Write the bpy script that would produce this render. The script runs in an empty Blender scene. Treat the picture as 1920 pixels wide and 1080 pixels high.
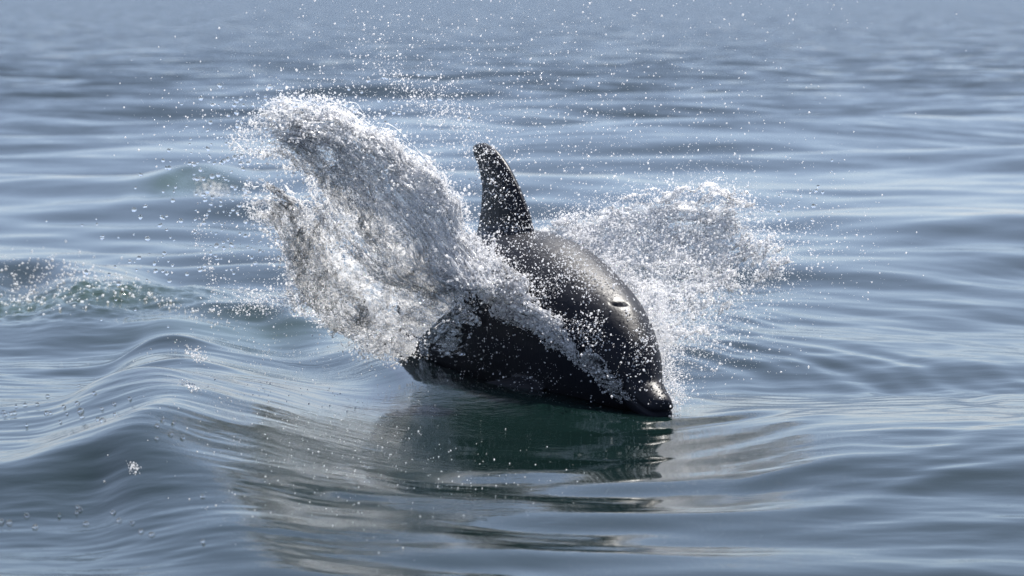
import bpy, bmesh, math
import numpy as np

# ------------------------------------------------------------------ camera
F, CAMH, HOR = 6000.0, 1.3, -8.0          # focal length in 1920-px pixels, eye height, horizon row
PITCH = math.atan((540 - HOR) / F)
SC = bpy.context.scene
COL = SC.collection
cam_data = bpy.data.cameras.new('camera')
cam_data.sensor_width = 36.0
cam_data.lens = 36.0 * F / 1920
cam_data.clip_start, cam_data.clip_end = 0.1, 20000
cam_data.dof.use_dof = True
cam_data.dof.focus_distance = 10.0
cam_data.dof.aperture_fstop = 5.8
cam = bpy.data.objects.new('camera', cam_data)
COL.objects.link(cam)
cam.location = (0, 0, CAMH)
cam.rotation_euler = (math.pi / 2 - PITCH, 0, 0)
SC.camera = cam

# ------------------------------------------------------------------ sky, sun, exposure
SUN_EL, SUN_AZ = math.radians(50), math.radians(24)     # azimuth clockwise from +Y (view direction)
world = bpy.data.worlds.new('World')
SC.world = world
world.use_nodes = True
wn = world.node_tree
bg = wn.nodes['Background']
sky = wn.nodes.new('ShaderNodeTexSky')
sky.sky_type = 'NISHITA'
sky.sun_disc = False
sky.sun_elevation = SUN_EL
sky.sun_rotation = SUN_AZ
sky.air_density = 1.0
sky.dust_density = 0.4
sky.ozone_density = 3.0
veil = wn.nodes.new('ShaderNodeMix'); veil.data_type = 'RGBA'          # thin high cloud veil, even over the whole sky
veil.inputs[0].default_value = 0.50
veil.inputs[7].default_value = (6.3, 7.5, 10.4, 1)
wn.links.new(sky.outputs[0], veil.inputs[6])
wn.links.new(veil.outputs[2], bg.inputs[0])
bg.inputs[1].default_value = 0.056
sun_d = bpy.data.lights.new('sun', 'SUN')
sun_d.energy = 5.0
sun_d.angle = math.radians(0.53)
sun_d.color = (1.0, 0.955, 0.89)
sun = bpy.data.objects.new('sun', sun_d)
COL.objects.link(sun)
sun.rotation_euler = (math.pi / 2 - SUN_EL, 0, math.pi - SUN_AZ)
SC.view_settings.view_transform = 'Standard'
SC.view_settings.look = 'None'
SC.view_settings.gamma = 1
SC.view_settings.exposure = 1.1
cy = SC.cycles
cy.max_bounces = 18
cy.transmission_bounces = 12
cy.glossy_bounces = 6
cy.diffuse_bounces = 8
cy.transparent_max_bounces = 32
cy.caustics_reflective = False
cy.caustics_refractive = True
cy.blur_glossy = 1.0
cy.sample_clamp_indirect = 6

rng = np.random.default_rng(7)

# ------------------------------------------------------------------ helpers
def at(px, py, Y):
    """pixel of the 1920x1080 photograph + distance along Y -> world points (arrays allowed)"""
    px, py, Y = np.broadcast_arrays(np.asarray(px, float), np.asarray(py, float), np.asarray(Y, float))
    a = (px - 960) / F; b = (540 - py) / F
    c, s = math.cos(PITCH), math.sin(PITCH)
    k = Y / (c + b * s)
    return np.stack([a * k, Y, CAMH + (-s + b * c) * k], -1)

def gz(px, py, z=0.0):
    """pixel -> ground position of a point at height z"""
    a = (px - 960) / F; b = (540 - py) / F
    c, s = math.cos(PITCH), math.sin(PITCH)
    k = (z - CAMH) / (-s + b * c)
    return a * k, (c + b * s) * k

def smooth(e0, e1, x):
    t = np.clip((x - e0) / (e1 - e0), 0, 1)
    return t * t * (3 - 2 * t)

_perm = np.random.default_rng(3).permutation(256)
_perm = np.concatenate([_perm, _perm, _perm])
_grad = np.random.default_rng(4).normal(size=(256, 3))
_grad /= np.linalg.norm(_grad, axis=1)[:, None]
def perlin(p):
    p = np.asarray(p, float)
    i = np.floor(p).astype(int); f = p - i; i &= 255
    w = f * f * f * (f * (f * 6 - 15) + 10)
    out = 0
    for dx in (0, 1):
        for dy in (0, 1):
            for dz in (0, 1):
                h = _perm[_perm[_perm[i[..., 0] + dx] + i[..., 1] + dy] + i[..., 2] + dz]
                g = _grad[h]
                d = (g * (f - np.array([dx, dy, dz]))).sum(-1)
                wt = (w[..., 0] if dx else 1 - w[..., 0]) * (w[..., 1] if dy else 1 - w[..., 1]) * (w[..., 2] if dz else 1 - w[..., 2])
                out = out + d * wt
    return out * 1.6
def fbm(p, n=4, g=0.5):
    o, a = 0, 1.0
    for k in range(n):
        o = o + a * perlin(p * 2 ** k + 17.3 * k); a *= g
    return o

def mesh_np(name, V, faces, smooth_shade=True):
    """V (n,3); faces: (m,3) or (m,4) int array"""
    me = bpy.data.meshes.new(name)
    V = np.ascontiguousarray(V, np.float32); faces = np.ascontiguousarray(faces, np.int32)
    m, k = faces.shape
    me.vertices.add(len(V)); me.vertices.foreach_set('co', V.ravel())
    me.loops.add(m * k); me.loops.foreach_set('vertex_index', faces.ravel())
    me.polygons.add(m); me.polygons.foreach_set('loop_start', np.arange(0, m * k, k, dtype=np.int32))
    if smooth_shade:
        me.polygons.foreach_set('use_smooth', np.ones(m, bool))
    me.update(calc_edges=True)
    return me

def link(name, me, mat=None, parent=None, label=None, cat=None, group=None, kind=None):
    o = bpy.data.objects.new(name, me)
    COL.objects.link(o)
    if mat is not None:
        me.materials.append(mat)
    if parent is not None:
        o.parent = parent
    for k, v in (('label', label), ('category', cat), ('group', group), ('kind', kind)):
        if v: o[k] = v
    return o

def material(name):
    m = bpy.data.materials.new(name)
    m.use_nodes = True
    nt = m.node_tree
    for n in list(nt.nodes):
        if n.type != 'OUTPUT_MATERIAL':
            nt.nodes.remove(n)
    out = [n for n in nt.nodes if n.type == 'OUTPUT_MATERIAL'][0]
    return m, nt, out
def N(nt, typ, **kw):
    n = nt.nodes.new(typ)
    for k, v in kw.items():
        if k in n.inputs: n.inputs[k].default_value = v
        else: setattr(n, k, v)
    return n

# ------------------------------------------------------------------ materials
def water_material():
    m, nt, out = material('sea_water')
    L = nt.links.new
    geo = N(nt, 'ShaderNodeNewGeometry')
    mp = N(nt, 'ShaderNodeMapping'); mp.inputs['Scale'].default_value = (0.45, 1.0, 1.0); mp.inputs['Rotation'].default_value = (0, 0, 0.12)
    L(geo.outputs['Position'], mp.inputs['Vector'])
    ch = N(nt, 'ShaderNodeAttribute', attribute_name='chop')
    far = N(nt, 'ShaderNodeAttribute', attribute_name='far')
    # distant wavelets, too small for the mesh: random facet slopes
    n1 = N(nt, 'ShaderNodeTexNoise', Scale=2.2, Detail=5.0, Roughness=0.65); L(mp.outputs[0], n1.inputs['Vector'])
    sub = N(nt, 'ShaderNodeVectorMath', operation='SUBTRACT'); L(n1.outputs['Color'], sub.inputs[0]); sub.inputs[1].default_value = (.5, .65, .5)
    mul = N(nt, 'ShaderNodeVectorMath', operation='MULTIPLY'); L(sub.outputs[0], mul.inputs[0]); mul.inputs[1].default_value = (.6, 1.0, 0)
    sc = N(nt, 'ShaderNodeVectorMath', operation='SCALE'); L(mul.outputs[0], sc.inputs[0]); L(far.outputs['Fac'], sc.inputs['Scale'])
    add = N(nt, 'ShaderNodeVectorMath', operation='ADD'); L(geo.outputs['Normal'], add.inputs[0]); L(sc.outputs[0], add.inputs[1])
    nm = N(nt, 'ShaderNodeVectorMath', operation='NORMALIZE'); L(add.outputs[0], nm.inputs[0])
    # near capillary ripples
    n2 = N(nt, 'ShaderNodeTexNoise', Scale=22.0, Detail=4.0, Roughness=0.6); L(mp.outputs[0], n2.inputs['Vector'])
    b2 = N(nt, 'ShaderNodeBump', Distance=0.006)
    L(ch.outputs['Fac'], b2.inputs['Strength'])
    L(n2.outputs['Fac'], b2.inputs['Height']); L(nm.outputs[0], b2.inputs['Normal'])
    p = N(nt, 'ShaderNodeBsdfPrincipled')
    tb = N(nt, 'ShaderNodeAttribute', attribute_name='turbid')          # air-filled greener water where waves have broken
    mc = N(nt, 'ShaderNodeMix', data_type='RGBA'); L(tb.outputs['Fac'], mc.inputs[0])
    mc.inputs[6].default_value = (0.0035, 0.0105, 0.0095, 1); mc.inputs[7].default_value = (0.020, 0.040, 0.024, 1)
    L(mc.outputs[2], p.inputs['Base Color'])
    p.inputs['IOR'].default_value = 1.333
    p.inputs['Roughness'].default_value = 0.045
    L(b2.outputs['Normal'], p.inputs['Normal'])
    L(p.outputs[0], out.inputs['Surface'])
    return m

def clear_water(name, scatter=0.15, clear=0.4, rough=0.04, bump=0.0, scale=60.0, stretch=(1, 1, 1)):
    """flying water: refracting lumps, straight-through thin film and white scattering from trapped air"""
    m, nt, out = material(name)
    L = nt.links.new
    g = N(nt, 'ShaderNodeBsdfGlass', IOR=1.333, Roughness=rough)
    g.inputs['Color'].default_value = (0.98, 0.99, 1, 1)
    tr = N(nt, 'ShaderNodeBsdfTransparent')
    gl = N(nt, 'ShaderNodeBsdfGlossy', Roughness=max(rough, .08)); gl.inputs['Color'].default_value = (1, 1, 1, 1)
    fr = N(nt, 'ShaderNodeFresnel', IOR=1.45)
    film = N(nt, 'ShaderNodeMixShader'); L(fr.outputs[0], film.inputs[0]); L(tr.outputs[0], film.inputs[1]); L(gl.outputs[0], film.inputs[2])
    body = N(nt, 'ShaderNodeMixShader', Fac=clear); L(g.outputs[0], body.inputs[1]); L(film.outputs[0], body.inputs[2])
    t = N(nt, 'ShaderNodeBsdfTranslucent'); t.inputs['Color'].default_value = (0.95, 0.95, 0.96, 1)
    d = N(nt, 'ShaderNodeBsdfDiffuse'); d.inputs['Color'].default_value = (0.95, 0.95, 0.96, 1)
    m1 = N(nt, 'ShaderNodeMixShader', Fac=0.35); L(t.outputs[0], m1.inputs[1]); L(d.outputs[0], m1.inputs[2])
    mx = N(nt, 'ShaderNodeMixShader', Fac=scatter)
    L(body.outputs[0], mx.inputs[1]); L(m1.outputs[0], mx.inputs[2])
    if bump:
        geo = N(nt, 'ShaderNodeNewGeometry')
        mp = N(nt, 'ShaderNodeMapping'); mp.inputs['Scale'].default_value = stretch
        L(geo.outputs['Position'], mp.inputs['Vector'])
        n = N(nt, 'ShaderNodeTexNoise', Scale=scale, Detail=4.0, Roughness=0.6); L(mp.outputs[0], n.inputs['Vector'])
        b = N(nt, 'ShaderNodeBump', Strength=bump, Distance=0.01); L(n.outputs['Fac'], b.inputs['Height'])
        for q in (g, gl, fr): L(b.outputs[0], q.inputs['Normal'])
        n3 = N(nt, 'ShaderNodeTexNoise', Scale=48.0, Detail=6.0, Roughness=0.75); L(mp.outputs[0], n3.inputs['Vector'])
        r = N(nt, 'ShaderNodeMapRange'); r.inputs['From Min'].default_value = 0.44; r.inputs['From Max'].default_value = 0.62
        r.inputs['To Min'].default_value = 0.15; r.inputs['To Max'].default_value = 2.0
        L(n3.outputs['Fac'], r.inputs['Value'])
        air = N(nt, 'ShaderNodeAttribute', attribute_name='air')       # how much air the sheet has swallowed here
        ml = N(nt, 'ShaderNodeMath', operation='MULTIPLY', use_clamp=True); L(r.outputs[0], ml.inputs[0]); L(air.outputs['Fac'], ml.inputs[1])
        L(ml.outputs[0], mx.inputs['Fac'])
    L(mx.outputs[0], out.inputs['Surface'])
    return m

def skin_material():
    m, nt, out = material('dolphin_skin')
    L = nt.links.new
    at0 = N(nt, 'ShaderNodeAttribute', attribute_name='rest')
    sep = N(nt, 'ShaderNodeSeparateXYZ'); L(at0.outputs['Vector'], sep.inputs[0])
    nz = N(nt, 'ShaderNodeTexNoise', Scale=7.0, Detail=5.0, Roughness=0.6); L(at0.outputs['Vector'], nz.inputs['Vector'])
    add = N(nt, 'ShaderNodeMath', operation='MULTIPLY_ADD'); L(nz.outputs['Fac'], add.inputs[0]); add.inputs[1].default_value = 0.12
    L(sep.outputs['Z'], add.inputs[2])
    ramp = N(nt, 'ShaderNodeValToRGB')
    mr = N(nt, 'ShaderNodeMapRange'); mr.inputs['From Min'].default_value = -0.16; mr.inputs['From Max'].default_value = 0.22
    L(add.outputs[0], mr.inputs['Value']); L(mr.outputs[0], ramp.inputs['Fac'])
    e = ramp.color_ramp.elements
    e[0].position, e[0].color = 0.0, (0.026, 0.027, 0.031, 1)
    e[1].position, e[1].color = 1.0, (0.010, 0.011, 0.016, 1)
    e2 = ramp.color_ramp.elements.new(0.35); e2.color = (0.013, 0.014, 0.019, 1)
    mp = N(nt, 'ShaderNodeMapping'); mp.inputs['Scale'].default_value = (30, 30, 5)
    L(at0.outputs['Vector'], mp.inputs['Vector'])
    st = N(nt, 'ShaderNodeTexNoise', Scale=1.0, Detail=4.0, Roughness=0.6); L(mp.outputs[0], st.inputs['Vector'])
    fine = N(nt, 'ShaderNodeTexNoise', Scale=120.0, Detail=3.0); L(at0.outputs['Vector'], fine.inputs['Vector'])
    b1 = N(nt, 'ShaderNodeBump', Strength=0.35, Distance=0.006); L(st.outputs['Fac'], b1.inputs['Height'])
    b2 = N(nt, 'ShaderNodeBump', Strength=0.25, Distance=0.002); L(fine.outputs['Fac'], b2.inputs['Height']); L(b1.outputs[0], b2.inputs['Normal'])
    p = N(nt, 'ShaderNodeBsdfPrincipled')
    sm = N(nt, 'ShaderNodeMapping'); sm.inputs['Scale'].default_value = (9, 60, 60); sm.inputs['Rotation'].default_value = (0, .35, .3); L(at0.outputs['Vector'], sm.inputs['Vector'])
    sn = N(nt, 'ShaderNodeTexNoise', Scale=1.0, Detail=3.0, Roughness=0.7); L(sm.outputs[0], sn.inputs['Vector'])
    sr = N(nt, 'ShaderNodeMapRange'); sr.inputs['From Min'].default_value = .66; sr.inputs['From Max'].default_value = .74; sr.inputs['To Max'].default_value = .55
    L(sn.outputs['Fac'], sr.inputs['Value'])
    sc_ = N(nt, 'ShaderNodeMix', data_type='RGBA'); L(sr.outputs[0], sc_.inputs[0]); L(ramp.outputs['Color'], sc_.inputs[6]); sc_.inputs[7].default_value = (.06, .06, .065, 1)   # rake marks
    L(sc_.outputs[2], p.inputs['Base Color'])
    rr = N(nt, 'ShaderNodeMapRange'); rr.inputs['To Min'].default_value = 0.34; rr.inputs['To Max'].default_value = 0.5
    L(nz.outputs['Fac'], rr.inputs['Value']); L(rr.outputs[0], p.inputs['Roughness'])
    p.inputs['IOR'].default_value = 1.36
    p.inputs['Specular IOR Level'].default_value = 0.13
    p.inputs['Coat Weight'].default_value = 0.0
    p.inputs['Coat Roughness'].default_value = 0.12
    p.inputs['Coat IOR'].default_value = 1.33
    L(b2.outputs[0], p.inputs['Normal']); L(b1.outputs[0], p.inputs['Coat Normal'])
    L(p.outputs[0], out.inputs['Surface'])
    return m

def plain(name, col, rough, coat=0.0):
    m, nt, out = material(name)
    p = N(nt, 'ShaderNodeBsdfPrincipled')
    p.inputs['Base Color'].default_value = (*col, 1); p.inputs['Roughness'].default_value = rough
    p.inputs['Coat Weight'].default_value = coat
    nt.links.new(p.outputs[0], out.inputs['Surface'])
    return m

M_SEA = water_material()
M_SKIN = skin_material()
M_EYE = plain('wet_eye', (0.01, 0.008, 0.007), 0.08, 1.0)
M_HOLE = plain('blowhole_dark', (0.006, 0.006, 0.007), 0.35, 0.3)
M_SHEET = clear_water('splash_sheet_water', 0.30, 0.6, 0.04, 1.0, 60.0)
M_DROP = clear_water('clear_drop_water', 0.05, 0.05, 0.03)
M_SPRAY = clear_water('spray_water', 0.92, 0.8, 0.10)
M_GRAIN = clear_water('coarse_drop_water', 0.6, 0.7, 0.06)
M_STRAND = clear_water('strand_water', 0.62, 0.85, 0.05)
M_FOAM = clear_water('foam_water', 0.7, 0.6, 0.08)

# ------------------------------------------------------------------ the sea
def sea_rows():
    py = np.concatenate([np.arange(1500, 1100, -6.0), np.arange(1100, 440, -1.6), np.arange(440, 40, -2.6), np.arange(40, 6, -3.0)])
    r = CAMH * F / (py - HOR)
    near = np.geomspace(0.25, r[0], 26)[:-1]
    farr = np.geomspace(r[-1], 9000, 30)[1:]
    return np.concatenate([near, r, farr])
def sea_cols():
    half = math.radians(10.2)
    mid = np.linspace(-half, half, 620)
    side = half + (math.pi - half) * np.linspace(0, 1, 60)[1:] ** 2.4
    return np.concatenate([-side[::-1][1:], mid, side[:-1]])      # wraps at +-180 deg

RIDGES = [  # crest polylines: (photo px, photo py, height m), front sigma, back sigma
    ([(-300, 640, .05), (0, 594, .055), (160, 576, .07), (330, 558, .095), (430, 598, .07), (540, 640, .04), (640, 668, .02)], .9, .35),
    ([(-200, 720, .015), (100, 690, .022), (250, 664, .04), (350, 648, .07), (392, 676, .012)], .11, .30),
    ([(150, 735, .008), (300, 722, .02), (355, 712, .03), (392, 742, .006)], .09, .2),
    ([(-200, 800, .03), (50, 772, .055), (270, 757, .075), (355, 792, .04), (400, 840, .01)], .42, .2),
    ([(-200, 930, .02), (100, 895, .045), (240, 866, .07), (300, 905, .04), (420, 985, .03), (540, 1070, .015)], .2, .25),
    ([(380, 600, .02), (440, 588, .05), (530, 574, .08), (620, 602, .07), (720, 650, .05), (800, 690, .02)], .16, .2),
    ([(640, 668, .02), (740, 702, .045), (850, 730, .05), (950, 736, .045), (1100, 766, .03), (1235, 796, .01)], .22, .35),
    ([(-150, 505, .12), (80, 478, .15), (160, 496, .12), (260, 545, .07), (390, 572, .02)], .35, .3),
    ([(250, 365, .015), (330, 338, .06), (400, 333, .085), (452, 362, .015)], .22, .4),
]
def ridge(x, y, pts, sf, sb):
    """swell ridge: crest line y = c(x) with a smooth height profile along x"""
    P = np.array([(*gz(a, b, z), z) for a, b, z in pts])
    P = P[np.argsort(P[:, 0])]
    xs = np.linspace(P[0, 0] - .6, P[-1, 0] + .6, 900)
    c = np.interp(xs, P[:, 0], P[:, 1]); hz = np.interp(xs, P[:, 0], P[:, 2])
    w = max(9, int(.16 / (xs[1] - xs[0])) | 1)
    ker = np.hanning(2 * w + 1); ker /= ker.sum()
    sm = lambda a: np.convolve(np.pad(a, w, mode='edge'), ker, 'valid')
    hz = sm(sm(hz * smooth(P[0, 0] - .3, P[0, 0] + .1, xs) * (1 - smooth(P[-1, 0] - .05, P[-1, 0] + .25, xs)))); c = sm(sm(c))
    slope = np.gradient(c, xs)
    C, HZ, SL = (np.interp(x, xs, q) for q in (c, hz, slope))
    d = (y - C) / np.sqrt(1 + np.clip(SL, -3, 3) ** 2)
    s_ = sf + (sb - sf) * smooth(-.12, .12, d)
    return np.where((x > xs[0]) & (x < xs[-1]), HZ * np.exp(-0.5 * (d / s_) ** 2), 0)

WAVES = []
_r = np.random.default_rng(21)
for k in range(64):
    lam = 0.45 * (9.0 / 0.45) ** _r.random()
    ang = math.radians(_r.normal(102, 36))
    slope = 0.0135 * (0.7 + 0.6 * _r.random()) * (1.0 if lam > .8 else .6)
    WAVES.append((2 * math.pi / lam, math.cos(ang), math.sin(ang), slope * lam / (2 * math.pi), _r.random() * 6.28, lam))
DC = gz(1060, 720)                                                # centre of the dolphin's disturbance
def sea_height(x, y, spacing):
    h = np.zeros_like(x)
    r = np.hypot(x, y)
    calm = 1 - 0.75 * np.exp(-((x - .1) ** 2 / 2.2 + (y - 9.0) ** 2 / 5))
    for k, cx, sx, a, ph, lam in WAVES:
        att = 1 - smooth(lam / 7, lam / 3, spacing)
        w = k * (x * cx + y * sx) + ph + 0.35 * np.sin(0.9 * x + 0.31 * y + ph)
        h += a * att * (np.sin(w) + 0.18 * np.cos(2 * w)) * (calm if lam < 3 else 1)
    for pts, sf, sb in RIDGES:
        h += ridge(x, y, pts, sf, sb)
    # slick pressed flat in front of the animal
    lee = smooth(-.75, -.2, x + .12 * (y - 9)) * (1 - smooth(.42, .95, x)) * smooth(5.8, 7.2, y) * (1 - smooth(10.3, 10.9, y))
    h *= 1 - .92 * lee
    # water heaped against the flank and chin
    h += ridge(x, y, [(690, 676, .02), (760, 702, .05), (850, 726, .06), (950, 734, .055), (1080, 758, .04), (1190, 784, .015)], .12, .3)
    # ripples running out from the dolphin
    dx, dy = x - DC[0], y - DC[1]
    rho = np.hypot(dx, dy * 0.8)
    th = np.arctan2(dy, dx)
    win = smooth(-2.2, -0.9, th) * (1 - smooth(1.2, 2.2, th))
    env = smooth(.25, .8, rho) * np.exp(-rho / 1.7)
    wob = 0.10 * np.sin(2.3 * th + 1.0) + 0.07 * np.sin(2.2 * x + 1.3 * y) + .10 * fbm(np.stack([x * 1.3, y * 1.0, 0 * x + 2], -1), 2)
    h += win * env * np.clip(.55 + .8 * fbm(np.stack([x * 1.6, y * .9, 0 * x + 7], -1), 2), 0, 1.3) * (0.011 * np.sin(2 * math.pi * (rho + wob) / 0.34) + 0.006 * np.sin(2 * math.pi * (rho + 1.7 * wob) / 0.19 + 1.0)) * (1 - smooth(.04, .09, spacing))
    # bow-wave shoulder running from the crest down towards the boat
    yc = np.array([6.6, 7.4, 8.2, 8.9, 10.0, 11.2, 12.4]); xc = np.array([-.30, -.58, -.85, -.98, -1.02, -1.12, -1.30])
    yy = np.linspace(6, 13, 400); xx = np.interp(yy, yc, xc)
    ker = np.hanning(61); ker /= ker.sum(); xx = np.convolve(np.pad(xx, 30, mode='edge'), ker, 'valid')
    dx_ = x - np.interp(y, yy, xx) - .05 * np.sin(5 * y)
    sx_ = np.where(dx_ < 0, .16, .42)
    h += .05 * np.exp(-.5 * (dx_ / sx_) ** 2) * smooth(6.2, 7.4, y) * (1 - smooth(11.5, 12.6, y))
    nr = (1 - .85 * lee) * (1 - smooth(14, 22, r)) * (1 - smooth(.03, .07, spacing))
    h += nr * (.0045 * fbm(np.stack([x * 1.7 + .5 * y, y * 4.2, 0 * x], -1), 3, .5) + .0016 * fbm(np.stack([x * 6 + 2 * y, y * 15, 0 * x + 4], -1), 2, .5) * (x < DC[0]))
    # choppy broken water on the wave behind
    bw = np.exp(-((x + 1.9) / .8) ** 2 - ((y - 12.9) / .5) ** 2)
    h += bw * (.02 * fbm(np.stack([x * 5, y * 5, 0 * x], -1), 4, .6) + .012 * fbm(np.stack([x * 16, y * 16, 0 * x], -1), 3, .6))
    # wavelets in front of the animal that break up its reflection
    w2 = np.exp(-((x - .12) / .95) ** 2) * smooth(5.8, 7.0, y) * (1 - smooth(8.3, 9.0, y))
    h += w2 * 0.010 * np.sin(2 * math.pi * (y + 0.16 * x + 0.05 * np.sin(4 * x)) / 0.66 + 0.6)
    h += w2 * 0.0022 * np.sin(2 * math.pi * (y - 0.22 * x) / 0.27 + 2.0)
    return h

def build_sea():
    R, T = sea_rows(), sea_cols()
    nr, nc = len(R), len(T)
    rr, tt = np.meshgrid(R, T, indexing='ij')
    x, y = rr * np.sin(tt), rr * np.cos(tt)
    sp = np.maximum(np.gradient(R)[:, None] * np.ones(nc), rr * np.gradient(T)[None, :])
    z = sea_height(x.ravel(), y.ravel(), sp.ravel())
    V = np.stack([x.ravel(), y.ravel(), z], -1)
    i, j = np.meshgrid(np.arange(nr - 1), np.arange(nc), indexing='ij')
    j2 = (j + 1) % nc
    f = np.stack([i * nc + j, i * nc + j2, (i + 1) * nc + j2, (i + 1) * nc + j], -1).reshape(-1, 4)[:, ::-1]
    # fan centre
    V = np.vstack([V, [0, 0, z[:nc].mean()]])
    me = mesh_np('sea', V, f)
    X, Y = V[:, 0], V[:, 1]
    rad = np.hypot(X, Y)
    glit = np.exp(-((X + .35) / .55) ** 2) * smooth(7.0, 8.0, Y) * (1 - smooth(10.6, 11.6, Y))
    patch = np.clip(0.5 + 1.2 * fbm(np.stack([X * 2.2, Y * 1.2, X * 0 + 3], -1), 3), 0, 1)
    back = np.exp(-((X + 1.9) / .7) ** 2 - ((Y - 12.9) / .45) ** 2)
    chop = 0.16 - .11 * smooth(-.35, -.1, X) * (1 - smooth(.45, .8, X)) * smooth(6.5, 7.5, Y) * (1 - smooth(10.5, 11, Y)) + 1.1 * glit * patch ** 2 + 1.2 * back
    me.attributes.new('chop', 'FLOAT', 'POINT').data.foreach_set('value', chop.astype(np.float32))
    q1 = gz(350, 352, .05)
    tb = back + np.exp(-((X - q1[0]) / .3) ** 2 - ((Y - q1[1]) / .7) ** 2) + .7 * np.exp(-((X + 1.0) / .35) ** 2 - ((Y - 12.0) / .35) ** 2)
    chop = chop + .8 * np.exp(-((X - q1[0] - .08) / .2) ** 2 - ((Y - q1[1]) / .5) ** 2)
    me.attributes['chop'].data.foreach_set('value', chop.astype(np.float32))
    me.attributes.new('turbid', 'FLOAT', 'POINT').data.foreach_set('value', np.clip(tb, 0, 1).astype(np.float32))
    far = 0.03 + 0.95 * smooth(11.0, 60.0, rad)
    me.attributes.new('far', 'FLOAT', 'POINT').data.foreach_set('value', far.astype(np.float32))
    return link('sea', me, M_SEA, kind='structure', label='rippled blue grey sea surface with green troughs', cat='sea')
build_sea()

# ------------------------------------------------------------------ the dolphin
DK = 0.98
YAW = math.radians(25.0)
PS = ([0, .35, .8, 1.2, 1.7, 2.6], [-18, -11.5, -9.5, 2.0, 20, 36])
S_ = np.linspace(-.05, 2.7, 551)
_p = np.radians(np.interp(S_, *PS))
_fw = np.stack([math.sin(YAW) * np.cos(_p), -math.cos(YAW) * np.cos(_p), np.sin(_p)], -1)
_up = np.stack([-math.sin(YAW) * np.sin(_p), math.cos(YAW) * np.sin(_p), np.cos(_p)], -1)
_rt = np.array([-math.cos(YAW), -math.sin(YAW), 0.0])            # the animal's right side
_pos = -np.cumsum(_fw, 0) * (S_[1] - S_[0]) * DK
_i0 = np.searchsorted(S_, 0)
_pos += at(1238, 768, 9.75) - _pos[_i0] + _up[_i0] * .07 * DK
def pose(v):
    """rest coordinates (s back from the nose, right, up) -> world"""
    s = v[:, 0]
    ip = lambda a: np.stack([np.interp(s, S_, a[:, k]) for k in range(3)], -1)
    return ip(_pos) + DK * (v[:, 1:2] * _rt + v[:, 2:3] * ip(_up))

def loft(stations, n=40):
    """stations: (s, zc, top, bottom, halfwidth, exponent) -> closed tube"""
    V = []
    t = np.linspace(0, 2 * math.pi, n, endpoint=False)
    for s, zc, top, bot, hw, ex in stations:
        c, si = np.cos(t), np.sin(t)
        y = hw * np.sign(c) * np.abs(c) ** (2 / ex)
        z = zc + np.where(si > 0, top, bot) * np.sign(si) * np.abs(si) ** (2 / ex)
        V.append(np.stack([np.full(n, s), y, z], -1))
    m = len(V); V = np.concatenate(V)
    faces = [[a * n + b, a * n + (b + 1) % n, (a + 1) * n + (b + 1) % n, (a + 1) * n + b] for a in range(m - 1) for b in range(n)]
    faces.append(list(range(n))[::-1]); faces.append(list(range((m - 1) * n, m * n)))
    return V.tolist(), faces

def resample(tab, n):
    tab = np.array(tab, float)
    u = np.linspace(0, 1, n)
    k = np.linspace(0, 1, len(tab))
    # Catmull-Rom through the table rows
    out = []
    for uu in u:
        f = uu * (len(tab) - 1); i = min(int(f), len(tab) - 2); t = f - i
        p0, p1, p2, p3 = tab[max(i - 1, 0)], tab[i], tab[i + 1], tab[min(i + 2, len(tab) - 1)]
        out.append(0.5 * (2 * p1 + (p2 - p0) * t + (2 * p0 - 5 * p1 + 4 * p2 - p3) * t * t + (3 * p1 - p0 - 3 * p2 + p3) * t ** 3))
    out = np.array(out); out[:, 2:5] = np.maximum(out[:, 2:5], 0.002)
    return out

def fin(root, tip_dir, length, chord0, sweep, thick, n=14, axis='z', curve=0.0):
    """tapered swept foil: returns verts/faces in rest coordinates. root=(s,y,z) of the leading edge"""
    prof = [(0, 0), (.06, .55), (.2, .95), (.4, 1), (.65, .72), (.85, .34), (1, .06)]
    ring = [(c, w) for c, w in prof] + [(c, -w) for c, w in prof[::-1][:-1]][0:-1]
    td = np.array(tip_dir, float); td /= np.linalg.norm(td)
    nrm = np.cross([1.0, 0, 0], td); nrm /= np.linalg.norm(nrm)
    V = []
    for k in range(n):
        u = k / (n - 1)
        ch = chord0 * (1 - u) ** .38 * (1 - .42 * u) + .014
        lead = sweep * (u ** 1.35)
        o = np.array(root) + td * length * (u - .06 * (1 - u)) + np.array([lead, 0, 0]) + nrm * curve * u * u
        th = thick * (1 - .72 * u) * (ch / chord0) ** .3
        if k == n - 1: ch *= .5; th *= .5; o = o + np.array([ch * .5, 0, 0])
        V += [(o + np.array([c * ch, 0, 0]) + nrm * w * th).tolist() for c, w in ring]
    m = len(ring)
    F_ = [[a * m + b, a * m + (b + 1) % m, (a + 1) * m + (b + 1) % m, (a + 1) * m + b] for a in range(n - 1) for b in range(m)]
    F_.append(list(range(m))[::-1]); F_.append(list(range((n - 1) * m, n * m)))
    return V, F_

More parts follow.
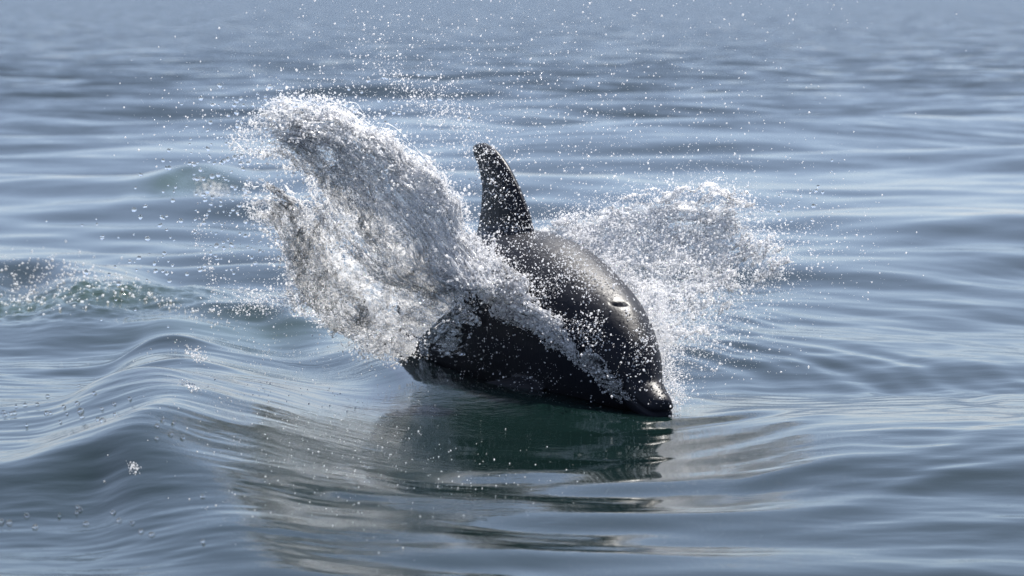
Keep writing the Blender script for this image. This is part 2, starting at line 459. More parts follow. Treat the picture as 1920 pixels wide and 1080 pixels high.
def build_dolphin():
    body = [  # s, zc, top, bottom, halfwidth, exponent
        (.088, -.050, .006, .008, .008, 2), (.096, -.048, .046, .040, .040, 2), (.115, -.044, .064, .070, .058, 2),
        (.155, -.036, .096, .106, .078, 2.1), (.220, -.026, .130, .142, .104, 2.1),
        (.340, -.008, .163, .20, .142, 2.1), (.500, 0, .184, .25, .188, 2.15), (.70, 0, .210, .30, .228, 2.15),
        (.95, 0, .232, .36, .262, 2.15), (1.2, 0, .232, .38, .258, 2.1), (1.45, 0, .206, .36, .236, 2.0),
        (1.7, 0, .166, .30, .190, 2.0), (1.95, 0, .120, .12, .108, 2.0), (2.15, 0, .086, .08, .06, 2.0),
        (2.32, 0, .05, .048, .034, 2.0), (2.44, 0, .02, .02, .02, 2.0), (2.47, 0, .005, .005, .006, 2)]
    parts = [loft(resample(body, 120))]
    beak = [(-.020, -.075, .010, .010, .012, 2), (-.016, -.075, .037, .035, .036, 2.2), (.0, -.075, .047, .045, .045, 2.4),
            (.04, -.073, .053, .053, .053, 2.4), (.08, -.068, .058, .060, .060, 2.3), (.13, -.06, .07, .07, .068, 2.2), (.19, -.05, .06, .06, .07, 2)]
    parts.append(loft(resample(beak, 40)))
    ul = np.linspace(0, 1, 22)                                                                # dorsal fin
    lead = np.interp(ul, [0, .12, .33, .55, .75, .9, 1], [-.06, -.01, .03, .095, .165, .235, .31])
    trail = np.interp(ul, [0, .12, .33, .55, .75, .9, 1], [.47, .40, .365, .345, .36, .39, .39])
    prof = [(0, 0), (.06, .5), (.2, .92), (.4, 1), (.65, .72), (.85, .36), (1, .05)]
    ring = prof + [(c, -w) for c, w in prof[-2:0:-1]]
    fv, ff = [], []
    for u_, l_, t_ in zip(ul, lead, trail):
        th = .046 * (1 - .55 * u_) * (1 if u_ < .98 else .5)
        fv += [(1.0 + l_ + c * (t_ - l_), w * th, .185 + .345 * u_) for c, w in ring]
    mm = len(ring)
    ff = [[a * mm + b, a * mm + (b + 1) % mm, (a + 1) * mm + (b + 1) % mm, (a + 1) * mm + b] for a in range(21) for b in range(mm)]
    ff += [list(range(mm))[::-1], list(range(21 * mm, 22 * mm))]
    parts.append((fv, ff))
    for sgn in (1, -1):
        parts.append(fin((.52, sgn * .18, -.185), (.30, sgn * .85, -.19 if sgn > 0 else -.8), .40, .17, .15, .024))  # flippers
        parts.append(fin((2.20, sgn * .01, 0), (.12, sgn, 0), .33, .26, .17, .022))              # flukes
    V, Fc = [], []
    for v, f in parts:
        o = len(V); V += v; Fc += [[o + i for i in q] for q in f]
    me = bpy.data.meshes.new('dolphin_raw'); me.from_pydata(V, [], Fc); me.update()
    bm = bmesh.new(); bm.from_mesh(me); bmesh.ops.recalc_face_normals(bm, faces=bm.faces); bm.to_mesh(me); bm.free()
    tmp = bpy.data.objects.new('dolphin_raw', me); COL.objects.link(tmp)
    r = tmp.modifiers.new('r', 'REMESH'); r.mode = 'VOXEL'; r.voxel_size = 0.0065
    s = tmp.modifiers.new('s', 'SMOOTH'); s.factor = 0.5; s.iterations = 5
    dg = bpy.context.evaluated_depsgraph_get()
    out = bpy.data.meshes.new_from_object(tmp.evaluated_get(dg))
    bpy.data.objects.remove(tmp)
    n = len(out.vertices); v = np.zeros(n * 3, np.float32); out.vertices.foreach_get('co', v); v = v.reshape(-1, 3).astype(float)
    # mouth line: a groove round the beak and back along the cheek
    mz = -.072 + .10 * np.clip(v[:, 0] - .03, 0, 1) * 1.1 + .35 * np.clip(v[:, 0] - .17, 0, 1) ** 1.2
    gate = (v[:, 0] < .235)
    dlt = np.exp(-((v[:, 2] - mz) / .006) ** 2) * gate * smooth(.24, .2, v[:, 0])
    rad = np.abs(v[:, 1]) + .01
    v[:, 1] -= np.sign(v[:, 1]) * dlt * .008 * smooth(0, .02, np.abs(v[:, 1]))
    v[:, 0] += dlt * .006 * smooth(.02, -.01, v[:, 0])
    # blowhole: a shallow crescent pit
    bx, by = v[:, 0] - (.345 + .35 * v[:, 1] ** 2 / .03), v[:, 1]
    pit = np.exp(-(bx / .008) ** 2 - (by / .026) ** 4) * (v[:, 2] > .08)
    v[:, 2] -= pit * .012
    lip = np.exp(-((bx + .03) / .018) ** 2 - (by / .05) ** 4) * (v[:, 2] > .08)
    v[:, 2] += lip * .0008
    # eyelid swelling
    for sg in (1, -1):
        de = np.linalg.norm(v - np.array([.265, sg * .108, -.04]), axis=1)
        v[:, 1] += sg * .010 * np.exp(-(de / .03) ** 2)
    w = pose(v)
    out.vertices.foreach_set('co', w.astype(np.float32).ravel())
    a = out.attributes.new('rest', 'FLOAT_VECTOR', 'POINT'); a.data.foreach_set('vector', v.astype(np.float32).ravel())
    out.polygons.foreach_set('use_smooth', np.ones(len(out.polygons), bool))
    out.update()
    root = bpy.data.objects.new('dolphin', None); COL.objects.link(root)
    root['label'] = 'dark grey dolphin surging out of the water beak first, covered in droplets'
    root['category'] = 'dolphin'
    base = pose(np.array([[1.0, 0, -.25]]))[0]
    root.location = base
    def child(name, me_, mat):
        vv = np.zeros(len(me_.vertices) * 3, np.float32); me_.vertices.foreach_get('co', vv)
        me_.vertices.foreach_set('co', (vv.reshape(-1, 3) - base).astype(np.float32).ravel()); me_.update()
        return link(name, me_, mat, root)
    body_o = child('body', out, M_SKIN)
    for sg in (1, -1):
        bm = bmesh.new(); bmesh.ops.create_uvsphere(bm, u_segments=20, v_segments=14, radius=1)
        e = bpy.data.meshes.new('eye'); bm.to_mesh(e); bm.free()
        q = np.array([x.co[:] for x in e.vertices]) * [.015, .010, .010] + np.array([.265, sg * .121, -.04])
        e.vertices.foreach_set('co', pose(q).astype(np.float32).ravel())
        e.polygons.foreach_set('use_smooth', np.ones(len(e.polygons), bool))
        child('eye', e, M_EYE)
    bm = bmesh.new(); bmesh.ops.create_uvsphere(bm, u_segments=24, v_segments=12, radius=1)
    e = bpy.data.meshes.new('blowhole'); bm.to_mesh(e); bm.free()
    q = np.array([x.co[:] for x in e.vertices])
    q = q * [.0045, .024, .006]; q[:, 0] += .345 + .35 * q[:, 1] ** 2 / .03; q[:, 2] += .1385
    e.vertices.foreach_set('co', pose(q).astype(np.float32).ravel())
    child('blowhole', e, M_HOLE)
    return root, v, w, out
DOLPHIN, D_REST, D_WORLD, D_MESH = build_dolphin()

# ------------------------------------------------------------------ splash sheets
def curve_eval(pts, u):
    tab = np.array(pts, float)
    d = np.r_[0, np.cumsum(np.hypot(*np.diff(tab[:, :2], axis=0).T))]; d /= d[-1]
    us = np.linspace(0, 1, 400)
    c = np.stack([np.interp(us, d, tab[:, k]) for k in range(tab.shape[1])], -1)
    ker = np.hanning(41); ker /= ker.sum()
    pad = np.concatenate([2 * c[:1] - c[20:0:-1], c, 2 * c[-1:] - c[-2:-22:-1]])
    c = np.stack([np.convolve(pad[:, k], ker, 'valid') for k in range(c.shape[1])], -1)
    return np.stack([np.interp(u, us, c[:, k]) for k in range(c.shape[1])], -1)

from mathutils.kdtree import KDTree
def to_px(P):
    d = P - np.array([0, 0, CAMH]); c, s_ = math.cos(PITCH), math.sin(PITCH)
    z = d[..., 1] * c - d[..., 2] * s_
    return 960 + F * d[..., 0] / z, 540 - F * (d[..., 1] * s_ + d[..., 2] * c) / z
SKIN_N = np.zeros(len(D_MESH.vertices) * 3, np.float32); D_MESH.vertices.foreach_get('normal', SKIN_N); SKIN_N = SKIN_N.reshape(-1, 3)
_vw = np.array([0, 0, CAMH]) - D_WORLD
SKIN_F = (SKIN_N * _vw).sum(1) / np.linalg.norm(_vw, axis=1)
_sel = np.nonzero((SKIN_F > .02) & (np.abs(D_REST[:, 1]) < .30) & (D_REST[:, 2] < .24))[0]
_kd = KDTree(len(_sel)); _sx, _sy = to_px(D_WORLD[_sel])
for _i in range(len(_sel)): _kd.insert((_sx[_i], _sy[_i], 0), _i)
_kd.balance()
def skin_depth(px, py):
    """distance at which the line of sight meets the near side of the animal"""
    out = np.empty(px.size)
    for i, (a, b) in enumerate(zip(px.ravel(), py.ravel())):
        out[i] = min(D_WORLD[_sel[k], 1] for _, k, _d in _kd.find_n((a, b, 0), 6))
    return out.reshape(px.shape)
def sheet(A, B, nu, nv, bulge, thick, crumple, hole, seed, mid_px=(0, 0), skin=None):
    """water sheet between two edge curves (px, py, Y): base u=0 -> thrown tip u=1.
    Two independently crumpled skins, closed round every rim and hole."""
    u, v = np.meshgrid(np.linspace(0, 1, nu), np.linspace(0, 1, nv), indexing='ij')
    a = curve_eval(A, u.ravel()).reshape(nu, nv, 3); b = curve_eval(B, u.ravel()).reshape(nu, nv, 3)
    w = v[..., None]
    P = a * (1 - w) + b * w
    arch = 4 * v * (1 - v)
    P[..., 0] += mid_px[0] * arch; P[..., 1] += mid_px[1] * arch
    P[..., 2] += bulge * arch
    wob = fbm(np.stack([u * 5, 0 * u + 3 * seed, v * 1.5], -1), 4, .6) * (1 if skin is None else 2.2)
    P[..., 0] += 9 * wob; P[..., 1] += 7 * fbm(np.stack([u * 6 + 9, 0 * u + seed, v * 1.5], -1), 4, .6)
    if skin is not None:
        Yk = skin_depth(P[::6, ::6, 0], P[::6, ::6, 1])
        uu = np.linspace(0, 1, Yk.shape[0]); vv = np.linspace(0, 1, Yk.shape[1])
        t1 = np.stack([np.interp(np.linspace(0, 1, nv), vv, row) for row in Yk])
        t1 = np.stack([np.interp(np.linspace(0, 1, nu), uu, col) for col in t1.T], 1)
        for ax in (0, 1):
            ker = np.hanning(15); ker /= ker.sum()
            t1 = np.apply_along_axis(lambda a_: np.convolve(np.pad(a_, 7, mode='edge'), ker, 'valid'), ax, t1)
        P[..., 2] = t1 - skin + bulge * arch
    M = at(P[..., 0], P[..., 1], P[..., 2])
    q = np.stack([u * 5 + seed, v * 5, M[..., 2] * 2], -1)
    def normals(M):
        n = np.cross(np.gradient(M, axis=0), np.gradient(M, axis=1)); n /= np.linalg.norm(n, axis=-1, keepdims=True) + 1e-9
        return n
    n = normals(M)
    big = fbm(M * 7 + seed, 3)
    aniso = fbm(np.stack([u * 7 + seed, v * 26 + 2 * big, 0 * u], -1), 4, .6)
    rid = 1 - np.abs(fbm(M * 20 + 5 + seed, 4, .6)) * 1.6
    M = M + n * (crumple * (1.2 * big + .7 * aniso))[..., None]
    n = normals(M)
    edge = np.minimum.reduce([smooth(0, .18, v), smooth(0, .26, 1 - v), smooth(0, .22, 1 - u) + 0 * v])
    if skin is not None: edge = np.minimum(edge, smooth(0, .3, u))
    t = thick * (.35 + .5 * np.clip(rid, 0, 1.3) + .5 * np.clip(fbm(M * 34 + 9, 3), -.6, 1)) 
    t2 = thick * (.35 + .5 * np.clip(fbm(M * 26 + 31, 4, .6), -.6, 1) + .3 * np.clip(aniso, -.5, 1))
    front = M + n * np.maximum(t, .0012)[..., None]
    back = M - n * np.maximum(t2, .0012)[..., None]
    hn = 1.3 * fbm(np.stack([u * 6 + seed * 3, v * 13 + big, 0 * u + .5], -1), 5, .7)
    keepm = hn + 1.25 * edge - hole * (.35 + .8 * u ** 1.5) > -.05
    kq = keepm[:-1, :-1] & keepm[1:, :-1] & keepm[1:, 1:] & keepm[:-1, 1:]
    i, j = np.nonzero(kq)
    idx = np.arange(nu * nv).reshape(nu, nv)
    Q = np.stack([idx[i, j], idx[i + 1, j], idx[i + 1, j + 1], idx[i, j + 1]], -1)
    off = nu * nv
    E_ = np.concatenate([Q[:, [0, 1]], Q[:, [1, 2]], Q[:, [2, 3]], Q[:, [3, 0]]])
    key = np.sort(E_, 1); key = key[:, 0] * (off + 1) + key[:, 1]
    uq, inv, cnt = np.unique(key, return_inverse=True, return_counts=True)
    bd = E_[cnt[inv] == 1]
    side = np.stack([bd[:, 1], bd[:, 0], bd[:, 0] + off, bd[:, 1] + off], -1)
    V = np.concatenate([front.reshape(-1, 3), back.reshape(-1, 3)])
    Fq = np.concatenate([Q, Q[:, ::-1] + off, side])
    used = np.unique(Fq); remap = np.full(len(V), -1); remap[used] = np.arange(len(used))
    rimpts = (front.reshape(-1, 3)[bd[:, 0]] + back.reshape(-1, 3)[bd[:, 0]]) / 2
    u2, v2 = np.tile(u.ravel(), 2)[used], np.tile(v.ravel(), 2)[used]
    return V[used], remap[Fq], M, keepm, rimpts, u2, v2

# icosphere templates
def ico(sub):
    bm = bmesh.new(); bmesh.ops.create_icosphere(bm, subdivisions=sub, radius=1)
    V = np.array([v.co[:] for v in bm.verts]); Fc = np.array([[v.index for v in f.verts] for f in bm.faces]); bm.free()
    return V, Fc
ICO1, ICO2 = ico(1), ico(2)
OCT = (np.array([[1, 0, 0], [-1, 0, 0], [0, 1, 0], [0, -1, 0], [0, 0, 1], [0, 0, -1]], float),
       np.array([[0, 2, 4], [2, 1, 4], [1, 3, 4], [3, 0, 4], [2, 0, 5], [1, 2, 5], [3, 1, 5], [0, 3, 5]]))
def filaments(name, M, keepm, n, rad, off, wfun=None, dl=(.04, .16), drift=.03):
    """thin strings of water drawn out along the throw direction of a sheet"""
    nu, nv = keepm.shape; K = 9
    w = keepm.astype(float) + .1
    if wfun is not None:
        u, v = np.meshgrid(np.linspace(0, 1, nu), np.linspace(0, 1, nv), indexing='ij'); w = w * wfun(u, v)
    k = rng.choice(nu * nv, n, p=(w / w.sum()).ravel())
    u0, v0 = k // nv / (nu - 1), k % nv / (nv - 1)
    t = np.linspace(0, 1, K)
    du = dl[0] + (dl[1] - dl[0]) * rng.random(n) ** 2
    uu = (u0[:, None] + du[:, None] * (t - .5)).clip(0, 1); vv = (v0[:, None] + drift * rng.normal(size=(n, 1)) * t + drift * .3 * np.cumsum(rng.normal(size=(n, K)), 1) / 3).clip(0, 1)
    P = M[(uu * (nu - 1)).round().astype(int), (vv * (nv - 1)).round().astype(int)]
    P = P + (rng.normal(size=(n, 1, 3)) * off) + rng.normal(size=(n, K, 3)) * .0015
    P[:, 1:-1] = (P[:, :-2] + 2 * P[:, 1:-1] + P[:, 2:]) / 4
    T = np.gradient(P, axis=1); T /= np.linalg.norm(T, axis=-1, keepdims=True) + 1e-9
    a = np.cross(T, [0, 1.0, .2]); a /= np.linalg.norm(a, axis=-1, keepdims=True) + 1e-9; b = np.cross(T, a)
    R = rad * (.4 + 1.6 * rng.random(n) ** 3)[:, None] * (np.sin(math.pi * t) ** .6 + .05)[None] * (1 + .4 * rng.normal(size=(n, K)).clip(-1.5, 1.5))
    ring = [a * R[..., None], b * R[..., None], -a * R[..., None], -b * R[..., None]]
    V = np.stack([P + r_ for r_ in ring], 2).reshape(-1, 3)
    q = np.arange(4); f = np.stack([q, (q + 1) % 4, (q + 1) % 4 + 4, q + 4], -1)
    Fc = (f[None, None] + 4 * np.arange(K - 1)[None, :, None, None] + (np.arange(n) * 4 * K)[:, None, None, None]).reshape(-1, 4)
    return mesh_np(name, V, Fc)
def drops_mesh(name, C, R, tmpl=ICO1, squash=0.25):
    tv, tf = tmpl
    n = len(C); k = len(tv)
    sc = R[:, None] * (1 + squash * rng.normal(size=(n, 3)).clip(-1.5, 1.8))
    # random orientation so that facets differ
    qx = rng.normal(size=(n, 4)); qx /= np.linalg.norm(qx, axis=1)[:, None]
    a, b, c, d = qx.T
    Rm = np.stack([1 - 2 * (c * c + d * d), 2 * (b * c - a * d), 2 * (b * d + a * c),
                   2 * (b * c + a * d), 1 - 2 * (b * b + d * d), 2 * (c * d - a * b),
                   2 * (b * d - a * c), 2 * (c * d + a * b), 1 - 2 * (b * b + c * c)], -1).reshape(n, 3, 3)
    V = np.einsum('nij,nkj->nki', Rm, tv[None] * sc[:, None, :]) + C[:, None, :]
    Fc = tf[None] + (np.arange(n) * k)[:, None, None]
    return mesh_np(name, V.reshape(-1, 3), Fc.reshape(-1, 3))

def thing(name, label, cat, loc, group=None):
    o = bpy.data.objects.new(name, None); COL.objects.link(o); o.location = loc
    o['label'] = label; o['category'] = cat
    if group: o['group'] = group
    return o
def radii(n, lo, hi, p=2.2):
    return lo + (hi - lo) * rng.random(n) ** p
def part_mesh(root, name, me, mat, kind=None):
    o = link(name, me, mat, root, kind=kind)
    o.location = -np.array(root.location)
    return o
def scatter_on(M, keepm, n, spread, wfun=None):
    nu, nv = keepm.shape
    w = keepm.astype(float) + .15
    if wfun is not None:
        u, v = np.meshgrid(np.linspace(0, 1, nu), np.linspace(0, 1, nv), indexing='ij'); w = w * wfun(u, v)
    w = (w / w.sum()).ravel()
    k = rng.choice(nu * nv, n, p=w)
    return M.reshape(-1, 3)[k] + rng.normal(size=(n, 3)) * spread

# --- plume thrown off the right flank (image left)
A_L = [(930, 545, 10.05), (903, 462, 10.22), (862, 372, 10.22), (800, 296, 10.18), (720, 242, 10.12), (640, 206, 10.06), (575, 188, 10.0), (520, 196, 9.96)]
B_L = [(800, 545, 10.15), (700, 530, 10.1), (640, 470, 10.05), (600, 400, 10.0), (575, 350, 9.95), (540, 300, 9.9), (500, 290, 9.9), (470, 285, 9.88), (445, 278, 9.88), (432, 262, 9.88)]
# --- white ribbon of it still running along the body
A_S = [(1090, 672, 9.86), (1062, 622, 9.9), (1012, 566, 9.95), (965, 505, 10.02), (918, 440, 10.2)]
B_S = [(1058, 676, 9.86), (1005, 634, 9.9), (952, 594, 9.95), (890, 548, 10.0), (825, 510, 10.1)]
A_C = [(1185, 742), (1160, 705), (1125, 672), (1085, 640)]
B_C = [(1165, 756), (1125, 722), (1095, 698), (1060, 668)]
A_F = [(905, 560), (880, 535), (840, 510), (800, 492), (775, 500)]
B_F = [(870, 665), (830, 668), (790, 665), (765, 655), (748, 640)]
# --- clear lower skirt
A_L2 = [(880, 540, 10.05), (830, 490, 10.12), (780, 430, 10.12), (730, 385, 10.1), (690, 360, 10.1), (640, 350, 10.08), (600, 345, 10.05)]
B_L2 = [(745, 680, 10.3), (670, 655, 10.4), (600, 622, 10.45), (550, 592, 10.45), (522, 555, 10.35), (520, 500, 10.2), (552, 440, 10.1)]
A_V = [(720, 610, 10.3), (660, 530, 10.25), (620, 450, 10.2), (585, 385, 10.1), (530, 345, 10.0), (470, 335, 9.95)]
B_V = [(640, 632, 10.5), (560, 590, 10.5), (530, 530, 10.35), (528, 475, 10.2), (500, 428, 10.1), (455, 395, 10.0)]
# --- plume thrown off the left flank (image right, behind the body)
A_R = [(1000, 440, 10.75), (1040, 425, 10.8), (1075, 400, 10.85), (1120, 370, 10.9), (1200, 352, 10.95), (1270, 345, 11.0), (1335, 336, 11.0), (1400, 345, 11.0)]
B_R = [(1222, 722, 9.95), (1242, 690, 10.05), (1268, 655, 10.2), (1300, 628, 10.35), (1345, 603, 10.5), (1390, 572, 10.65), (1435, 530, 10.8), (1472, 480, 10.9)]

spl = thing('water_splash', 'tall curling plume of clear water arching up beside the dorsal fin', 'splash', at(740, 650, 10.15))
def add_sheet(root, name, A, B, nu, nv, bulge, thick, crumple, hole, seed, airf, skin=None):
    if len(A[0]) == 2: A, B = [(*q, 10.0) for q in A], [(*q, 10.0) for q in B]
    V, Fq, M, K, rim, u, v = sheet(A, B, nu, nv, bulge, thick, crumple, hole, seed, skin=skin)
    me = mesh_np('splash_' + name, V, Fq)
    me.attributes.new('air', 'FLOAT', 'POINT').data.foreach_set('value', (airf(u, v) * np.clip(1 + 1.1 * fbm(np.stack([u * 3.5, v * 38, 0 * u + seed], -1), 3, .6), .15, 2)).astype(np.float32))
    part_mesh(root, name, me, M_SHEET)
    return M, K, rim
ML, KL, rimL = add_sheet(spl, 'sheet', A_L, B_L, 280, 150, -.10, .006, .020, .9, 1.7, lambda u, v: .30 + .6 * np.exp(-(v / .35) ** 2))
MS, KS, rimS = add_sheet(spl, 'ribbon', A_S, B_S, 170, 70, -.012, .005, .008, .95, 5.2, lambda u, v: .5 + .5 * smooth(.1, .5, u), .012)
ML2, KL2, rimL2 = add_sheet(spl, 'skirt', A_L2, B_L2, 190, 130, -.08, .006, .018, .85, 8.1, lambda u, v: .10 + .22 * u)
MV, KV, rimV = add_sheet(spl, 'veil', A_V, B_V, 170, 110, -.05, .005, .016, .95, 12.6, lambda u, v: .10 + .15 * u)
part_mesh(spl, 'strands', filaments('veil_strands', MV, KV, 500, .0018, .012, None, (.02, .10), .05), M_STRAND, 'stuff')
MC, KC, rimC = add_sheet(spl, 'cheek_film', A_C, B_C, 80, 50, 0, .003, .004, 1.0, 6.7, lambda u, v: .10 + .35 * u, .008)
MF, KF, rimF = add_sheet(spl, 'film', A_F, B_F, 110, 110, 0, .004, .007, .8, 3.3, lambda u, v: 0 * u + .02, .014)
part_mesh(spl, 'strands', filaments('plume_strands', ML, KL, 1800, .0020, .012, lambda u, v: .5 + np.exp(-(v / .3) ** 2), (.02, .12), .02), M_STRAND, 'stuff')
part_mesh(spl, 'strands', filaments('skirt_strands', ML2, KL2, 500, .0020, .012, None, (.02, .10), .05), M_STRAND, 'stuff')
part_mesh(spl, 'strands', filaments('ribbon_strands', MS, KS, 250, .0014, .004, dl=(.05, .2)), M_STRAND, 'stuff')
part_mesh(spl, 'strands', filaments('film_strands', MF, KF, 160, .0009, .002, dl=(.06, .2)), M_STRAND, 'stuff')
C = np.concatenate([
    scatter_on(ML, KL, 15000, .014, lambda u, v: .12 + 2.6 * np.exp(-(v / .16) ** 2) + .8 * u ** 2), scatter_on(MV, KV, 2200, .02, lambda u, v: .2 + u + v ** 3),
    scatter_on(ML, KL, 9000, .035, lambda u, v: .2 + np.exp(-(v / .1) ** 2) + u ** 2),
    scatter_on(ML2, KL2, 5000, .025, lambda u, v: .1 + u), scatter_on(MS, KS, 8000, .008, lambda u, v: .3 + u), scatter_on(MC, KC, 500, .004),
    at(720 + 32 * rng.normal(size=3500), 648 + 15 * rng.normal(size=3500) + 0, 10.35 + .06 * rng.normal(size=3500)),
    rimL[rng.integers(0, len(rimL), 4000)] + rng.normal(size=(4000, 3)) * .012,
    rimV[rng.integers(0, len(rimV), 2000)] + rng.normal(size=(2000, 3)) * .008, rimL2[rng.integers(0, len(rimL2), 2000)] + rng.normal(size=(2000, 3)) * .012])
def split_drops(root, nm, C, fine, coarse_r, frac):
    k = rng.random(len(C)) < frac
    part_mesh(root, 'droplets', drops_mesh(nm, C[k], radii(k.sum(), *coarse_r)), M_GRAIN, 'stuff')
    part_mesh(root, 'fine_droplets', drops_mesh(nm + '_fine', C[~k], radii((~k).sum(), *fine), OCT), M_SPRAY, 'stuff')
split_drops(spl, 'plume_drops', C, (.0007, .0020, 1.5), (.0016, .0056, 2.6), .26)

spr = thing('water_splash', 'broad low fan of white aerated water behind the dolphin head', 'splash', at(1250, 640, 10.5))
MR, KR, rimR = add_sheet(spr, 'sheet', A_R, B_R, 230, 190, .12, .006, .022, .7, 4.4, lambda u, v: .65 + .35 * np.exp(-(u / .4) ** 2))
part_mesh(spr, 'strands', filaments('fan_strands', MR, KR, 500, .0016, .02, None, (.01, .05), .03), M_STRAND, 'stuff')
C = np.concatenate([
    scatter_on(MR, KR, 24000, .022, lambda u, v: .6 + 1.8 * np.exp(-(u / .35) ** 2) + np.exp(-((1 - v) / .2) ** 2) * .5),
    scatter_on(MR, KR, 18000, .05, lambda u, v: .5 + 1.5 * np.exp(-(u / .35) ** 2) + v),
    scatter_on(MR, KR, 3000, .11, lambda u, v: .2 + u * v),
    rimR[rng.integers(0, len(rimR), 4000)] + rng.normal(size=(4000, 3)) * .016])
split_drops(spr, 'fan_drops', C, (.0007, .0020, 1.5), (.0014, .0046, 2.8), .18)

# ------------------------------------------------------------------ free spray in the air
def blob(n, cx, cy, sx, sy, Y, sY, rot=0.0):
    a, b = rng.normal(size=n) * sx, rng.normal(size=n) * sy
    cl = .8 * rng.normal(size=(max(4, n // 60), 2)); ci = rng.integers(0, len(cl), n)      # drops come in clumps
    a, b = a * .55 + cl[ci, 0] * sx, b * .55 + cl[ci, 1] * sy
    c, s = math.cos(rot), math.sin(rot)
    return at(cx + a * c - b * s, cy + a * s + b * c, Y + rng.normal(size=n) * sY)
spray = np.concatenate([
    blob(2600, 900, 190, 260, 110, 10.3, .35), blob(1600, 1000, 300, 260, 70, 10.4, .3),
    blob(1500, 810, 205, 60, 20, 10.3, .1, .7), blob(700, 690, 130, 120, 60, 10.2, .2),
    blob(900, 1050, 60, 260, 60, 10.4, .5), blob(1800, 1450, 480, 110, 80, 10.5, .3),
    blob(900, 1330, 640, 90, 50, 10.2, .2), blob(1300, 1265, 690, 28, 60, 10.0, .12),
    blob(800, 560, 260, 130, 70, 10.0, .2), blob(1200, 520, 440, 90, 90, 10.05, .2),
    blob(900, 880, 330, 70, 90, 10.3, .15), blob(1500, 500, 565, 60, 18, 10.3, .1),
    blob(2200, 1285, 600, 45, 60, 10.35, .15), blob(2200, 1243, 650, 16, 55, 10.1, .06), blob(1400, 1262, 735, 14, 26, 9.85, .05), blob(1500, 1180, 470, 60, 40, 10.8, .15)])
# ragged strings of drops below the plume
def string(pts, n, j):
    c = curve_eval([(a, b, 10.05) for a, b in pts], rng.random(n))
    return at(c[:, 0] + rng.normal(size=n) * j, c[:, 1] + rng.normal(size=n) * j, c[:, 2] + rng.normal(size=n) * .02)
spray = np.concatenate([spray, string([(470, 335), (455, 375), (475, 410), (530, 425), (545, 480), (538, 530), (560, 570)], 900, 5),
    string([(375, 410), (372, 450), (395, 500), (405, 560)], 260, 7), string([(430, 270), (470, 290), (520, 285)], 500, 7), string([(500, 205), (470, 245), (445, 262), (452, 240)], 500, 12), string([(520, 285), (570, 320), (600, 370)], 400, 9),
    string([(590, 345), (575, 420), (600, 470), (590, 520)], 500, 10), string([(440, 540), (480, 560), (540, 575)], 300, 8)])
o = link('spray', drops_mesh('spray', spray, radii(len(spray), .0008, .0040, 4.2), OCT), M_SPRAY, label='fine mist of tiny droplets hanging in the air above the splash', cat='spray', kind='stuff')

# drops in front of and lying on the skin
nrm = np.zeros(len(D_MESH.vertices) * 3, np.float32); D_MESH.vertices.foreach_get('normal', nrm); nrm = nrm.reshape(-1, 3)
view = np.array([0, 0, CAMH]) - D_WORLD; view /= np.linalg.norm(view, axis=1)[:, None]
facing = (nrm * view).sum(1)
wgt = np.clip(facing, 0, 1) * (D_WORLD[:, 2] > .05) * (.15 + smooth(-.02, .12, D_REST[:, 2])) * (D_REST[:, 0] < 1.7)
wgt /= wgt.sum()
wgt *= np.where(D_REST[:, 2] > .25, .6, 1)
wgt *= np.clip(.45 + 1.1 * fbm(D_REST * 9, 3), .03, 2); wgt /= wgt.sum()
k = rng.choice(len(wgt), 10000, p=wgt)
off = np.abs(rng.normal(size=len(k))) * .05 * (rng.random(len(k)) < .5)
beads = D_WORLD[k] + nrm[k] * (.001 + off[:, None]) + rng.normal(size=(len(k), 3)) * .004
link('water_beads', drops_mesh('water_beads', beads, radii(len(k), .0008, .0042, 4.0), OCT), M_SPRAY, label='tiny water beads peppering the wet dolphin back and fin', cat='water beads', kind='stuff')

# ------------------------------------------------------------------ big single drops
BIG = [('clear droplet flung far out over calm water beyond the plume', blob(70, 300, 400, 80, 90, 10.0, .12)),
       ('clear droplet falling under the curled tip of the plume', blob(90, 430, 340, 60, 80, 10.0, .1)),
       ('clear droplet just above the curled tip of the plume', blob(60, 520, 215, 70, 35, 10.0, .1)),
       ('clear droplet low beside the wrinkled skirt of the plume', blob(30, 470, 500, 50, 40, 10.05, .1)),
       ('clear droplet thrown off the ragged rim of the low white fan', blob(25, 1490, 420, 40, 50, 10.8, .1)),
       ('clear droplet high in the mist between plume and fin', blob(20, 760, 150, 80, 40, 10.1, .1))]
bigs = [(l, c) for l, C_ in BIG for c in C_]
bm = bmesh.new(); bmesh.ops.create_icosphere(bm, subdivisions=3, radius=1)
DV = np.array([v.co[:] for v in bm.verts]); DF = np.array([[v.index for v in f.verts] for f in bm.faces]); bm.free()
shapes = []
for q in range(8):
    d = DV * (1 + .16 * perlin(DV * 1.1 + 9 * q)[:, None]) * (1 + .14 * rng.normal(size=3))
    me = mesh_np('water_droplet', d, DF); me.materials.append(M_DROP); shapes.append(me)
for q, (lab, c) in enumerate(bigs):
    o = bpy.data.objects.new('water_droplet', shapes[q % 8]); COL.objects.link(o)
    o.location = c; o.rotation_euler = rng.random(3) * 6.28
    o.scale = [.0032 + .0048 * rng.random() ** 1.8] * 3
    o['label'] = lab; o['category'] = 'water droplet'
    o['group'] = lab.replace('clear droplet', 'droplets')

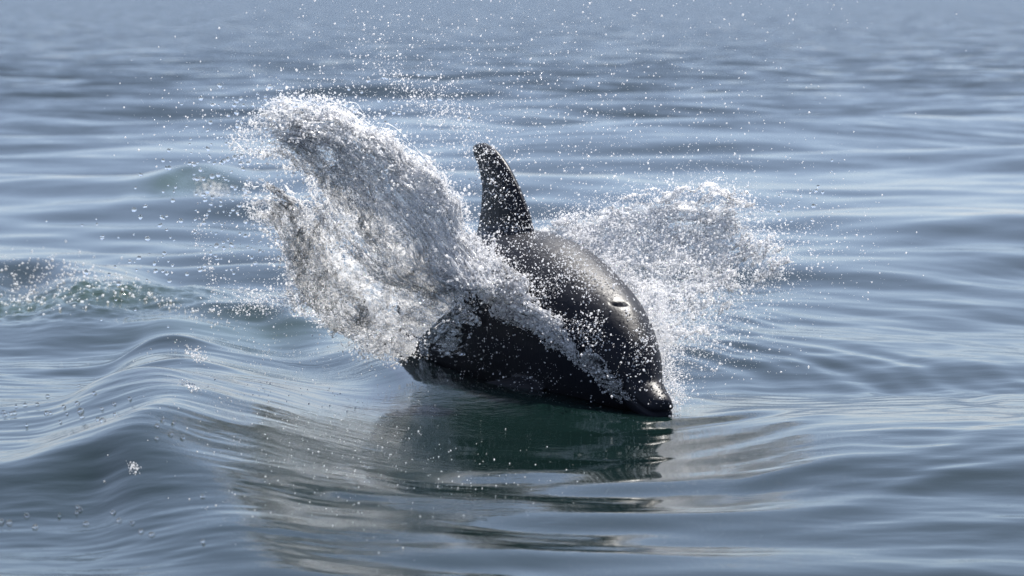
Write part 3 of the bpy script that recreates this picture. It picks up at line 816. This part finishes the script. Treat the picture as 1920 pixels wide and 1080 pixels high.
# ------------------------------------------------------------------ foam flecks and bubbles on the water
def on_sea(px, py):
    px, py = np.asarray(px, float), np.asarray(py, float)
    Ys = np.geomspace(6.5, 24, 260)
    P = at(px[:, None], py[:, None], Ys[None, :])
    h = sea_height(P[..., 0].ravel(), P[..., 1].ravel(), np.full(P[..., 0].size, .01)).reshape(P.shape[:2])
    k = np.argmax(P[..., 2] <= h, 1)
    i = np.arange(len(px)); k = np.maximum(k, 1)
    g0, g1 = P[i, k - 1, 2] - h[i, k - 1], P[i, k, 2] - h[i, k]
    t = (g0 / (g0 - g1 + 1e-9)).clip(0, 1)[:, None]
    return P[i, k - 1] * (1 - t) + P[i, k] * t
def fleck(n, cx, cy, sx, sy, rot=0):
    a, b = rng.normal(size=n) * sx, rng.normal(size=n) * sy
    return cx + a * math.cos(rot) - b * math.sin(rot), cy + a * math.sin(rot) + b * math.cos(rot)
def foam(name, label, groups, lo, hi):
    xy = np.concatenate([np.stack(fleck(*g), -1) for g in groups])
    P = on_sea(xy[:, 0], xy[:, 1]); R = radii(len(P), lo, hi, 2)
    P[:, 2] += R * .3
    link(name, drops_mesh(name, P, R), M_FOAM, label=label, cat='foam', kind='stuff')
foam('foam', 'glittering foam flecks on the broken wave behind the smooth crest',
     [(500, 90, 520, 90, 22, .1), (250, 60, 560, 60, 12, 0), (300, 250, 545, 90, 8, .35), (350, 398, 356, 17, 9, .2)], .001, .006)
foam('foam', 'bubbly lip on the small curling crests left of the dolphin',
     [(160, 366, 664, 14, 6, .5), (90, 358, 724, 10, 4, .45), (50, 250, 878, 9, 5, .8)], .0009, .0032)
foam('foam', 'scattered flecks glinting on the smooth slick beside the dolphin',
     [(400, 560, 760, 150, 60, .2), (240, 620, 900, 160, 60, .1), (160, 500, 650, 70, 20, .1), (100, 900, 880, 120, 30, .1)], .0006, .0024)
bx, by = np.r_[rng.normal(110, 80, 26), rng.normal(190, 90, 16), rng.normal(330, 18, 6)], np.r_[rng.normal(765, 16, 26), rng.normal(975, 22, 16), rng.normal(805, 12, 6)]
for q, c in enumerate(on_sea(bx.clip(2, 380), by)):
    o = bpy.data.objects.new('bubble', shapes[q % 8]); COL.objects.link(o)
    o.scale = [.004 + .003 * rng.random()] * 3; o.location = c + np.array([0, 0, .002])
    o['label'] = 'tiny clear bubble floating on the dark wavelets'; o['category'] = 'bubble'; o['group'] = 'bubbles floating on the wavelets'
